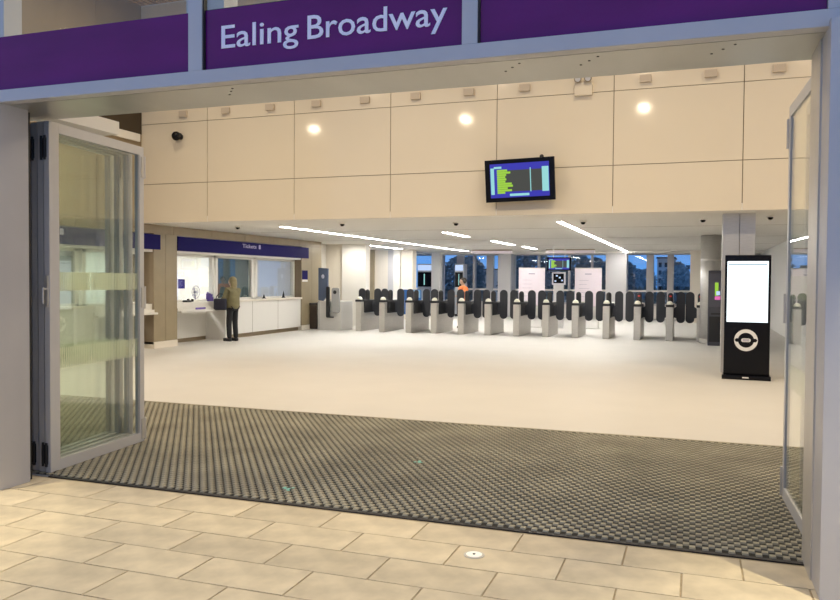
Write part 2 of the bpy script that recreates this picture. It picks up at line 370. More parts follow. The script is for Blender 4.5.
# ================================================================== FOLDING DOORS
def leaf(idx, p0, p1, label, h=2.94, handle=False, side=1, fs=.085, t=.027):
    dx, dy = p1[0]-p0[0], p1[1]-p0[1]; L = math.hypot(dx, dy)
    d = struct(empty('door_%d' % idx, (p0[0], p0[1], 0), math.atan2(dy, dx)), label)
    st = MB().box(0, fs, -t, t, .012, h, bev=.004).build('stile', alu_d, d)
    st2 = MB().box(L-.075, L, -t, t, .012, h, bev=.004).build('stile', alu_d, d)
    MB().box(fs, L-.075, -t, t, .012, .105, bev=.003).build('bottom_rail', alu_d, d)
    MB().box(fs, L-.075, -t, t, h-.085, h, bev=.003).build('top_rail', alu_d, d)
    MB().box(fs-.002, L-.073, -.004, .004, .10, h-.08).build('pane', clear, d)
    g = MB()
    for (z0, z1) in ((.87, 1.045), (1.53, 1.69)):
        k = fs+.01
        while k < L-.085:
            g.box(k, k+.013, -.0055*1.0, -.0045, z0, z1); k += .0235
    o = g.build('frosted_stripes', frit, d); o['kind'] = 'stuff'
    MB().box(fs+.003, fs+.011, -.02, -.006, .105, h-.085).box(L-.086, L-.078, -.02, -.006, .105, h-.085).build('glazing_bead', steel_l, d)
    for z in (.14, 1.45, h-.20):
        hb = MB().cyl((L+.004, -side*t, z-.11), (L+.004, -side*t, z+.11), .016, 10)
        hb.box(L-.05, L, -side*t-.008, -side*t+.002, z-.10, z+.10)
        hb.build('hinge', steel_l, st2)
    for z in (.16, h-.22):
        MB().cyl((-.004, side*t*.5, z-.10), (-.004, side*t*.5, z+.10), .011, 10).box(-.003, .003, side*t*.5-.016, side*t*.5+.016, z-.08, z+.08).build('bolt_housing', dark_metal, st)
    if handle:
        hh = MB().box(-.014, 0, -.018, .018, 1.40, 1.66, bev=.003).cyl((-.012, 0, 1.55), (-.055, 0, 1.55), .011, 10)
        hh.cyl((-.052, 0, 1.56), (-.052, 0, 1.43), .010, 10)
        hh.build('handle', steel_l, st)
    return d
leaf(1, (-5.065, 5.03), (-5.195, 6.36), 'front leaf of the left folding glass doors', handle=True, fs=.115)
leaf(2, (-5.140, 5.04), (-5.31, 6.33), 'second leaf in the left folded door stack', side=-1)
leaf(3, (-5.215, 5.05), (-5.42, 6.32), 'third leaf in the left folded door stack')
leaf(4, (-5.290, 5.06), (-5.52, 6.31), 'last leaf in the left folded door stack', side=-1)
leaf(5, (.715, 5.10), (.672, 6.42), 'front leaf of the right folding glass doors', h=2.96, side=-1, t=.012)
leaf(6, (.79, 5.10), (.80, 6.40), 'second leaf in the right folded door stack', h=2.96)
leaf(7, (.865, 5.10), (.91, 6.38), 'third leaf in the right folded door stack', h=2.96, side=-1)

# ================================================================== TICKET OFFICE (left wall)
XF = -11.75
bronze = struct(empty('wall_ticket'), 'bronze clad ticket office front')
def pier(y0, y1, n=2):
    w = (y1-y0)/n
    for k in range(n): box('cladding_panel', brown_l, (-12.3, XF, y0+k*w+.005, y0+(k+1)*w-.005, .16, 2.67), bronze)
    box('plinth', cream, (-12.3, XF+.01, y0, y1, 0, .155), bronze)
    box('backing', shadow_gap, (-12.35, XF-.012, y0, y1, .1, 2.67), bronze)
pier(14.80, 15.66); pier(21.95, 23.35); pier(7.7, 8.3)
for k in range(10):
    y = 7.7+k*1.565
    box('fascia_panel', brown, (-12.3, XF, y+.005, y+1.56, 2.665, 2.872), bronze)
box('side_reveal', brown, (-12.9, -12.3, 23.3, 23.35, 0, 2.87), bronze)
def bay(y0, y1, dy0, dy1, which):
    """sign, windows, low accessible desk between dy0 and dy1, counter elsewhere"""
    box('sign_soffit', white, (-12.9, XF-.03, y0, y1, 2.24, 2.30), bronze)
    cy0, cy1 = (dy1, y1) if dy0 == y0 else (y0, dy0)
    box('counter_front', white, (-12.15, XF-.03, cy0, cy1, .12, 1.0), bronze)
    n = 3
    for k in range(1, n): box('front_joint', shadow_gap, (XF-.031, XF-.028, cy0+(cy1-cy0)*k/n, cy0+(cy1-cy0)*k/n+.01, .12, 1.0), bronze)
    box('counter_plinth', brown, (-12.15, XF-.12, cy0, cy1, 0, .12), bronze)
    box('worktop', cream, (-12.7, XF+.03, cy0, cy1, 1.0, 1.055), bronze, bev=.006)
    box('upstand', white, (-12.2, XF-.05, dy0, dy1, .90, 1.04), bronze)
    box('desk_top', white, (-12.2, XF+.12, dy0, dy1, .80, .845), bronze, bev=.006)
    box('desk_apron', white, (-12.1, XF+.02, dy0, dy1, .845, .905), bronze)
    e = dy1 if dy0 == y0 else dy0
    box('desk_end_panel', white, (-12.42, XF+.05, e-.03, e+.05, 0, .80), bronze)
    box('desk_back', white, (-12.35, -12.3, dy0, dy1, .10, .85), bronze)
    box('desk_plinth', brown, (-12.35, -12.32, dy0, dy1, 0, .10), bronze)
bay(15.66, 21.95, 15.66, 17.66, 'near'); bay(8.3, 14.80, 12.9, 14.80, 'far')
def sign(y0, y1, label, txt):
    t = thing('ticket_sign', label, 'sign', (XF, y0, 2.30), 0)
    box('sign_board', blue_sign, (-.06, .02, 0, y1-y0, 0, .345), t, bev=.004)
    if txt:
        text_mesh('lettering', 'Tickets', blue_wh, t, .72, .105, (.024, (y1-y0)*.42, .19), (R(90), 0, R(90)), bold=.01)
        MB().prism(rr(.10, .12, .02, cx=(y1-y0)*.42+.9, cy=.24), 'x', .018, .024).build('pictogram', blue_wh, t)
sign(15.66, 22.4, 'long dark blue sign lettered Tickets over the ticket windows', True)
sign(8.3, 15.02, 'dark blue sign over the nearer ticket windows behind the left door', True)
# windows of the near bay (seen well) and of the far bay (seen through the door)
def twin(idx, y0, y1, z0, backing=None, label=None):
    w = struct(empty('window_%d' % idx), label)
    f = MB().box(-12.1, -12.0, y0, y0+.10, z0, 2.25).box(-12.1, -12.0, y1-.10, y1, z0, 2.25).box(-12.1, -12.0, y0, y1, 2.18, 2.25).box(-12.1, -12.0, y0, y1, z0, z0+.05)
    f.build('frame', white, w)
    box('pane', thin_clear, (-12.05, -12.042, y0+.08, y1-.08, z0+.04, 2.2), w)
    if backing: box('blind', backing, (-12.16, -12.11, y0+.09, y1-.09, z0+.03, 2.2), w)
twin(9, 15.66, 17.55, 1.04, None, 'open ticket window onto the bright office')
twin(10, 17.62, 19.50, 1.055, teal, 'ticket window with a dark teal blind')
twin(11, 19.62, 21.95, 1.055, lavender, 'ticket window with a pale lavender blind')
twin(12, 8.4, 10.6, 1.055, None, 'nearest ticket window behind the left door'); twin(13, 10.65, 12.75, 1.055, lavender, 'blinded ticket window behind the left door'); twin(14, 12.85, 14.75, 1.04, None, 'ticket window next to the bronze pier')
of = struct(empty('wall_office'), 'bright white room behind the ticket windows')
box('office_back', white, (-15.6, -15.5, 7.7, 23.3, 0, 2.88), of)
box('office_end', white, (-15.5, -12.35, 23.2, 23.3, 0, 2.88), of)
box('office_start', white, (-15.5, -12.35, 7.7, 7.8, 0, 2.88), of)
box('office_top', white, (-15.5, -12.3, 7.7, 23.3, 2.6, 2.66), of)
box('office_door', cream, (-15.5, -15.46, 17.9, 18.8, 0, 2.1), of)
box('shelf_unit', lavender, (-15.5, -15.2, 19.2, 20.3, 0, 1.9), of)
box('notice', blue_sign, (-15.47, -15.46, 20.6, 21.0, 1.3, 1.6), of)
for y in (9.5, 12.5, 16.2, 19.2, 21.8):
    t = thing('office_ceiling_light', 'square ceiling light in the ticket office, ' + {9.5: 'nearest the entrance', 12.5: 'second from the entrance', 16.2: 'behind the open ticket window', 19.2: 'behind the teal blind', 21.8: 'behind the lavender blind'}[y], 'light', (-13.8, y, 2.6), 0, 'ceiling lights in the ticket office')
    box('diffuser', off_light, (-.3, .3, -.3, .3, -.03, -.01), t); box('tray', white, (-.33, .33, -.33, .33, -.02, 0), t)
# notice on pier and dark bin
t = thing('small_notice', 'small blue notice with white strip on the bronze pier', 'sign', (XF+.002, 21.98, 1.55))
box('board', blue_sign, (0, .012, 0, .36, .07, .36), t); box('strip', white, (0, .012, 0, .36, 0, .065), t)
t = thing('litter_bin', 'dark brown bin against the far end of the bronze pier', 'bin', (-11.60, 22.75, 0))
bm_ = mat('bin_brown', (.045, .03, .02), .5)
MB().box(-.13, .13, -.28, .28, .02, .80, bev=.02).build('body', bm_, t); MB().box(-.14, .14, -.29, .29, .80, .86, bev=.015).build('lid', black_m, t)
# counter objects
cz = 1.04+.0
pu = mat('purple_plastic', (.16, .10, .42), .5); gr = mat('green_plastic', (.12, .50, .38), .5)
t = thing('desk_fan', 'round pale desk fan behind the open ticket window', 'fan', (-12.16, 16.95, 1.02))
wp = mat('fan_lilac', (.38, .36, .48), .5)
MB().cyl((0, 0, 0), (0, 0, .03), .09, 20).build('base', wp, t); MB().cyl((0, 0, .03), (0, 0, .2), .015, 8).build('stem', wp, t)
g = MB()
for k in range(24):
    a0, a1 = 2*math.pi*k/24, 2*math.pi*(k+1)/24
    for rr_ in (.16, .10, .17):
        g.cyl((.02, rr_*math.cos(a0), .26+rr_*math.sin(a0)), (.02, rr_*math.cos(a1), .26+rr_*math.sin(a1)), .005, 5)
    if k % 2 == 0: g.cyl((.03, 0, .26), (.02, .16*math.cos(a0), .26+.16*math.sin(a0)), .003, 4)
g.build('guard', wp, t)
MB().cyl((-.03, 0, .26), (.03, 0, .26), .03, 12).build('hub', wp, t)
for k in range(3):
    MB().prism([(0, .26), (.12*math.cos(k*2.09+.3), .26+.12*math.sin(k*2.09+.3)), (.12*math.cos(k*2.09-.4), .26+.12*math.sin(k*2.09-.4))], 'x', -.01, -.004).build('blade', wp, t)
t = thing('leaflet_holder', 'purple leaflet holder at the window frame', 'holder', (-11.97, 17.32, 1.04))
MB().box(-.05, .05, -.10, .10, 0, .015).box(-.05, -.04, -.10, .10, 0, .20).box(.03, .04, -.10, .10, 0, .10).build('tray', pu, t)
for k in range(3): box('leaflet', pu, (-.035+.02*k, -.025+.02*k, -.085+.06*k, -.02+.06*k, .015, .24-.03*k), t)
t = thing('desk_phone', 'black telephone with curled handset on the ticket desk', 'phone', (-11.90, 16.25, 1.04))
MB().box(-.07, .07, -.09, .09, 0, .05, bev=.01).build('base', black_m, t)
MB().box(-.09, .09, .11, .15, .01, .05, bev=.012).box(-.09, -.04, .11, .16, .03, .08, bev=.01).box(.04, .09, .11, .16, .03, .08, bev=.01).build('handset', black_m, t)
t = thing('monitor', 'monitor with green screen inside the open ticket window', 'monitor', (-12.75, 16.25, .95))
MB().box(-.09, .09, -.12, .12, 0, .015).cyl((0, 0, .01), (0, 0, .18), .02, 8).build('stand', black_m, t)
MB().box(-.02, .02, -.24, .24, .15, .47, bev=.008).build('housing', black_m, t)
box('screen', gr, (.020, .023, -.22, .22, .17, .45), t)
for (y, s, lab, m) in ((19.95, .12, 'small dark item at the foot of the lavender ticket window', black_m), (21.1, .20, 'small upright pointed stand at the foot of the lavender ticket window', dark_metal)):
    t = thing('counter_stand', lab, 'stand', (-11.92, y, 1.055))
    MB().cyl((0, 0, 0), (0, 0, .02), .06, 14).build('base', m, t); MB().cyl((0, 0, .02), (0, 0, s), .04, 10, r2=.008).build('upright', m, t)
t = thing('desk_label', 'small purple strip label on the front of the low ticket desk', 'label', (XF+.02, 16.35, .86))
MB().prism(rr(.42, .05, .02, cx=.22, cy=.02), 'x', 0, .006).build('strip', pu, t)

# ================================================================== LIGHT STRIPS, CEILING FITTINGS
def strip(x, y0, y1, label, w=.095, slant=0):
    t = thing('light_strip', label, 'light', (x, y0, 2.8725), slant, 'white light strips in the hall ceiling')
    box('diffuser', led, (-w/2, w/2, 0, y1-y0, -.012, -.004), t)
    box('channel', white, (-w/2-.015, w/2+.015, -.015, y1-y0+.015, -.006, .0), t)
strip(-9.15, 16.1, 32.0, 'long white light strip running back above the left gates')
strip(-2.64, 16.15, 34.0, 'long white light strip running back above the grey column')
strip(-6.07, 19.1, 21.2, 'short white light strip, first of the broken middle row', .13)
strip(-5.93, 23.6, 26.5, 'short white light strip, second of the broken middle row', .13)
strip(-5.85, 27.9, 30.0, 'short white light strip, third of the broken middle row', .13)
strip(4.2, 16.1, 32.0, 'added light strip, unseen beyond the white right hand wall')  # unseen strip added for light coverage on the right
strip(-11.1, 25.9, 29.2, 'added light strip in front of the lift lobby')  # strip added to spread light at the left rear
for (x0, x1, lab) in ((-8.42, -6.78, 'long shallow hanging sign box over the orange vest'), (-5.42, -3.56, 'long shallow hanging sign box over the departure screen')):
    t = thing('hanging_sign', lab, 'sign', (x0, 30, 2.70))
    box('box_body', paper, (0, x1-x0, 0, .18, 0, .11), t, bev=.006); box('top_rail', brown_l, (0, x1-x0, .02, .16, .11, .15), t)
    for xx in (.2, x1-x0-.2): MB().cyl((xx, .09, .14), (xx, .09, .176), .012, 8).build('rod', steel_l, t)
for (x, y, lab) in ((-10.15, 15.8, 'above the ticket sign'), (-7.25, 15.4, 'left of the broken light strips'), (-4.78, 15.8, 'above the middle light strip'), (-2.15, 16.1, 'beside the slanting light strip'), (.16, 16.1, 'left of the steel column'), (1.33, 15.7, 'right of the steel column')):
    t = thing('dome_camera', 'small dark dome camera on the hall ceiling ' + lab, 'camera', (x, y, 2.875), 0, 'dome cameras on the hall ceiling')
    MB().cyl((0, 0, -.03), (0, 0, 0), .07, 20, bev=.004).build('mount', white, t)
    MB().ball((0, 0, -.035), .05, (1, 1, .9)).build('dome', black, t)
# plain boxes in a row, then fittings, on cladding
tanm = mat('box_tan', (.54, .46, .36), .6)
for k in range(12):
    x = -10.62+1.085*k
    if k == 8: continue
    t = thing('wall_box', 'small cream box high on the cladding, number of its row counted from the left: ' , 'light', (x, 14.40, 5.18), 0, 'boxes along the top of the cladding')
    t['label'] = 'small cream box high on the cladding, ' + ['above the black globe camera', 'first to the right of the globe camera', 'second to the right of the globe camera', 'above the leftmost lamp reflection',
        'midway between the two left lamp reflections', 'just left of the middle lamp reflection', 'just right of the middle lamp reflection', 'above the wall mounted departure screen', '', 'just left of the rightmost lamp reflection'.replace('left', 'above'),
        'first right of the rightmost lamp reflection', 'nearest the right folding doors'][k]
    MB().box(-.10, .10, -.06, 0, 0, .13, bev=.008).build('housing', tanm, t)
    MB().box(-.085, .085, -.042, -.008, .128, .134).build('lens', white, t)  # thin white plate on top of the box
t = thing('dome_camera', 'black globe camera on a bracket high on the cream cladding', 'camera', (-10.70, 14.40, 4.75))
MB().cyl((0, 0, 0), (0, -.02, 0), .06, 16).cyl((0, -.02, 0), (.02, -.10, .0), .022, 10).build('bracket', black_m, t)
MB().ball((-.02, -.14, 0), .10).build('globe', black, t); MB().cyl((.05, -.16, 0), (.14, -.2, .01), .05, 14, r2=.03).build('lens_hood', black_m, t)
t = thing('emergency_light', 'cream emergency light box with twin round lamps on the cladding', 'light', (-1.94, 14.40, 5.02))
MB().box(-.16, .16, -.08, 0, 0, .24, bev=.01).build('box_body', clad, t)
for s in (-1, 1):
    MB().cyl((s*.09, -.06, .30), (s*.09, -.15, .28), .055, 18, r2=.07).cyl((s*.09, -.05, .24), (s*.09, -.05, .30), .015, 8).build('lamp', brown_l, t)
    MB().cyl((s*.09, -.148, .281), (s*.09, -.155, .28), .05, 18).build('lens', steel_l, t)
# departure screen on the cladding
def departure(loc, w, h, rz, tilt, roll, label, wall=True):
    t = thing('departure_screen', label, 'screen', loc, rz); t.rotation_euler = (tilt, roll, rz)
    MB().box(-w/2, w/2, 0, .07, 0, h, bev=.008).build('housing', black, t)
    e = -.003; bw, bh = w*.075, h*.10
    pic = box('picture', s_blue, (-w/2+bw, w/2-bw, e, .002, bh, h-bh), t)
    pw = w-2*bw; x0 = -w/2+bw; ph = h-2*bh; z0 = bh
    def q(name, m, a, b_, c, d_, k=1): box(name, m, (x0+a*pw, x0+b_*pw, e-.001*k, e+.001, z0+c*ph, z0+d_*ph), pic)
    q('dark_field', s_dark, .16, .88, .17, .80)
    q('cyan_column', s_cyan, .01, .07, .10, .88, 2); q('cyan_column', s_cyan, .88, .99, .14, .86, 2); q('cyan_column', s_cyan, .07, .20, .86, .92, 2)
    for k in range(11):
        a = [.09, .22, .14, .24, .22, .10, .12, .10, .12, .20, .14][k]
        q('lime_row', s_green, .12, .17+a*.9, .12+.065*k, .12+.065*(k+1)-.006, 3)
    q('divider', s_cyan, .68, .695, .15, .85, 3); q('footer', s_cyan, .33, .66, .04, .11, 3)
    return t
t = departure((-3.045, 14.16, 3.11), 1.30, .78, 0, R(7), R(-1.2), 'black departure screen hanging on the cream cladding')
MB().box(-.15, .15, .07, .26, .30, .50).build('wall_bracket', black_m, t)
MB().ball((.42, .03, .79), .04).build('sensor', black_m, t)
t = departure((-4.415, 27, 1.985), .84, .47, 0, 0, 0, 'smaller departure screen hanging from the ceiling behind the gates', False)
for s in (-.2, .2): MB().cyl((s, .035, .46), (s, .035, .89), .012, 8).build('hanger', white, t)
# ================================================================== SQUARE STEEL COLUMN, TOTEM, ROUND COLUMN, MACHINE
c = struct(empty('column_6', (.76, 15.25, 0)), 'square steel clad column behind the totem')
MB().box(-.27, .005, -.25, .27, 0, 2.875).build('steel_panel', steel, c); MB().box(.015, .27, -.25, .27, 0, 2.875).build('steel_panel', steel, c)
c = struct(empty('column_7', (.44, 22.1, 0)), 'round steel column beside the last gate')
MB().cyl((0, 0, 0), (0, 0, 2.875), .26, 32).build('shaft', steel, c, smooth=True)
MB().cyl((0, 0, 2.2), (0, 0, 2.24), .268, 32).cyl((0, 0, 0), (0, 0, .12), .268, 32).build('collar', steel_l, c)
t = thing('information_totem', 'tall black information totem with bright white screen and roundel', 'totem', (.868, 14.20, 0), R(-3))
MB().box(-.36, .36, -.06, .10, .07, 2.10, bev=.02).build('body', black, t)
MB().box(-.375, .375, -.20, .24, 0, .07, bev=.018).build('base', black, t)
for s in (-1, 1): MB().cyl((s*.33, -.17, .03), (s*.38, -.17, .03), .045, 14).build('foot', black, t)
box('side_strip', steel_l, (-.364, -.359, -.05, .09, .1, 2.1), t)
sc_ = box('screen', screen_w, (-.32, .32, -.064, -.060, .965, 1.995), t)
box('screen_header', screen_g, (-.30, .30, -.066, -.063, 1.925, 1.950), sc_)
def annulus(b, cx, cz, ro, ri, y0, y1, n=48):
    for k in range(n):
        a, a2 = 2*math.pi*k/n, 2*math.pi*(k+1)/n
        b.prism([(cx+ri*math.cos(a), cz+ri*math.sin(a)), (cx+ro*math.cos(a), cz+ro*math.sin(a)), (cx+ro*math.cos(a2), cz+ro*math.sin(a2)), (cx+ri*math.cos(a2), cz+ri*math.sin(a2))], 'y', y0, y1)
b = MB(); annulus(b, -.01, .66, .185, .125, -.0655, -.060)
wm = mat('roundel_white', (.82, .82, .82), .4)
rd = b.build('roundel_ring', wm, t)
MB().prism([(-.19, .66), (-.165, .69), (.145, .69), (.17, .66), (.145, .63), (-.165, .63)], 'y', -.068, -.065).build('roundel_bar', black, rd)
MB().prism(rr(.15, .062, .03, cx=-.01, cy=.66), 'y', -.070, -.067).build('roundel_plate', wm, rd)
b = MB()
for k in range(3): b.box(-.06, .04, -.0715, -.0695, .642+.014*k, .649+.014*k)
b.build('roundel_small_print', ink, rd)
box('base_label', wm, (-.06, .04, -.204, -.199, .03, .05), t)
t = thing('ticket_machine', 'dark grey machine with small bright screen beside the last gate', 'machine', (.56, 21.2, 0))
MB().box(-.19, .17, -.02, .5, .0, 1.93, bev=.012).build('cabinet', mat('machine_grey', (.07, .07, .085), .4), t)
MB().box(-.17, .15, -.03, -.015, 1.0, 1.85, bev=.004).build('front_door', mat('machine_front', (.10, .10, .125), .35), t)
box('screen', s_green, (-.035, .05, -.034, -.029, 1.28, 1.62), t); box('screen_foot', s_pink, (-.035, .10, -.034, -.029, 1.18, 1.27), t); box('screen_glow', s_bright, (.0, .09, -.036, -.033, 1.3, 1.4), t)
box('slot', black_m, (-.12, .12, -.034, -.02, .80, .84), t); box('lower_door', black_m, (-.16, .14, -.026, -.018, .1, .75), t)
# ================================================================== TICKET GATES
yell = mat('reader_cream', (.72, .70, .60), .35, emit=(.9, .85, .6), es=.15)
red = mat('gate_red_light', (.1, 0, 0), emit=(.9, .05, .05), es=.5)
gst = mat('gate_steel', (.60, .57, .52), .36, .55, noise=.05, nscale=6, stretch=(1, 1, 8))
def make_gate():
    t = thing('ticket_gate', '', 'ticket gate', (0, 22.35, 0), 0, 'steel ticket gates in a row across the hall')
    fp = MB().box(-.095, .095, 0, .22, 0, .93, bev=.02).build('front_post', gst, t)
    MB().box(-.105, .105, -.02, .30, .93, 1.0, bev=.015).build('collar', black_m, fp)
    MB().cyl((0, .10, 1.0), (0, .10, 1.03), .088, 20).ball((0, .10, 1.03), .082, (1, 1, .8)).build('card_reader', yell, fp)
    MB().box(-.09, .09, .22, 1.75, 0, .58, bev=.015).build('cabinet', gst, t)
    MB().box(-.085, .085, .30, 1.70, .56, .98, bev=.03).build('housing', black_m, t)
    MB().box(-.10, .10, 1.50, 1.75, .55, 1.0, bev=.03).build('rear_post', gst, t)
    MB().cyl((0, .72, .95), (0, .72, 1.24), .075, 14).ball((0, .72, 1.24), .075).build('display_head', black_m, t)
    box('status_light', red, (-.03, .03, .64, .65, 1.2, 1.24), t)
    for s in (-1, 1):
        b = MB()
        pts = rr(.235, .89, .112, seg=6, cx=s*.275, cy=.90)
        b.prism(pts, 'y', .90, .94)
        b.prism([(s*.07, .62), (s*.20, .58), (s*.20, .95), (s*.07, .86)] if s > 0 else [(s*.07, .86), (s*.20, .95), (s*.20, .58), (s*.07, .62)], 'y', .895, .945)
        b.build('paddle', paddle_m, t)
    return t
gx = [-9.95, -9.15, -8.27, -7.45, -6.59, -5.76, -4.89, -4.03, -3.18, -2.31, -1.46, -.60, .20]
glab = ['nearest the white wall at the left', 'second from the white wall at the left', 'in front of the blue board', 'just left of the orange vest', 'directly in front of the orange vest', 'just right of the orange vest',
        'in front of the left grey column', 'in front of the left poster', 'in front of the hanging departure screen', 'in front of the right poster', 'just right of the right grey column', 'before the sky lit window', 'beside the round steel column']
g0 = make_gate()
for k, x in enumerate(gx):
    o = g0 if k == 0 else copy_tree(g0)
    if k < 10:
        for c_ in list(o.children):
            if c_.name.startswith('status_light') and k > 0: D.objects.remove(c_)
    o.location.x = x; o['label'] = 'steel ticket gate with dark grey paddles, ' + glab[k]
for c_ in list(g0.children):
    if c_.name.startswith('status_light'): D.objects.remove(c_)
# wide gate / help point at the left
t = thing('wide_gate_cabinet', 'broad steel gate cabinet with slanted dark panel beside the bronze pier', 'ticket gate', (-11.0, 22.45, 0))
MB().box(-.42, .40, 0, .9, 0, .93, bev=.015).build('cabinet', mat('gate_steel_pale', (.68, .66, .62), .45, .3), t)
MB().box(-.42, -.34, -.02, .02, 0, .93).build('edge_post', steel, t)
pts = [(-.46, .96), (-.30, .93), (-.13, 1.12), (-.13, 1.98), (-.46, 2.0)]
sb = mat('help_panel_blue', (.09, .12, .19), .35)
MB().prism(pts, 'y', .10, .18).build('display_panel', sb, t)
MB().ball((-.30, .10, 1.72), .055, (1, .25, 1.3)).build('emblem', lavender, t)
MB().prism(rr(.11, 1.0, .05, cx=-.03, cy=.90), 'y', -.10, -.04).build('paddle', black_m, t)
MB().box(-.03, .16, -.08, -.03, .40, .44).build('paddle_foot', black_m, t)
MB().prism(rr(.27, .80, .07, cx=.24, cy=.96), 'y', -.09, -.02).build('card_reader_panel', mat('reader_grey', (.34, .34, .33), .5), t)
MB().cyl((.22, -.095, 1.22), (.22, -.088, 1.22), .06, 16).build('reader_disc', black_m, t)
# blue board behind gates
t = thing('blue_board', 'low blue board standing behind the third ticket gate', 'board', (-9.12, 24.9, 0))
bb = mat('board_blue', (.02, .12, .38), .5)
MB().prism(rr(.72, .86, .05, cx=0, cy=.87), 'y', 0, .04).build('panel', bb, t)
box('header_strip', mat('board_pale_blue', (.25, .45, .65), .5), (-.05, .34, -.004, 0, 1.02, 1.28), t)
for s in (-.3, .3): box('leg', dark_metal, (s-.015, s+.015, .0, .04, 0, .5), t)
# poster boards
for (x0, x1, lab) in ((-5.83, -4.90, 'white poster board standing left of the hanging screen'), (-3.86, -2.95, 'white poster board standing right of the hanging screen')):
    t = thing('poster_board', lab, 'poster', (x0, 27, 0), 0, 'white poster boards behind the gates'); w = x1-x0
    box('poster', paper, (0, w, 0, .03, .75, 2.07), t)
    MB().box(0, w, -.006, .036, 2.06, 2.09).box(0, w, -.006, .036, .73, .76).build('frame', steel_l, t)
    b = MB().box(w*.38, w*.62, -.003, 0, 1.86, 1.885)
    for k in range(5): b.box(w*.15, w*(.45+.3*random.random()), -.002, 0, 1.65-.14*k, 1.656-.14*k)
    b.build('print', ink, t)
    for xx in (.1, w-.1): box('leg', steel_l, (xx-.02, xx+.02, 0, .03, 0, .75), t)
    box('foot', steel_l, (.05, w-.05, -.2, .2, 0, .02), t)
t = thing('screen_stand', 'grey stand with small dark screen between the two posters', 'screen', (-4.36, 26.6, 0))
MB().box(-.17, .17, 0, .12, 0, 1.50, bev=.01).build('post', greyw, t); MB().box(-.22, .24, -.03, .03, 1.50, 1.93, bev=.008).build('frame', mat('stand_frame', (.55, .55, .6), .4), t)
box('screen', black, (-.17, .19, -.034, -.029, 1.55, 1.88), t)
b = MB()
for (a, c) in ((-.13, 1.60), (.02, 1.72), (.10, 1.62), (-.08, 1.78)): b.box(a, a+.06, -.037, -.033, c, c+.05)
b.build('picture', s_bright, t)
# dark machines near lift lobby
for (x0, x1, y, lab) in ((-11.78, -11.10, 33, 'dark fronted machine left of the slim white column'), (-10.02+.0, -9.60-.02, 33, 'dark fronted machine right of the slim white column')):
    t = thing('vending_machine', lab, 'machine', (x0, y, 0)); w = x1-x0
    MB().box(0, w, 0, .6, 0, 2.35, bev=.01).build('cabinet', mat('cab_grey', (.35, .38, .42), .5), t)
    box('light_header', s_bright, (.02, w-.02, -.006, 0, 2.05, 2.3), t)
    box('dark_front', black, (.02, w-.02, -.012, 0, 1.32, 1.98), t)
    box('picture', s_cyan, (w*.45, w*.52, -.015, -.011, 1.4, 1.9), t)
    box('kick_plate', dark_metal, (.02, w-.02, -.005, 0, .02, .12), t)

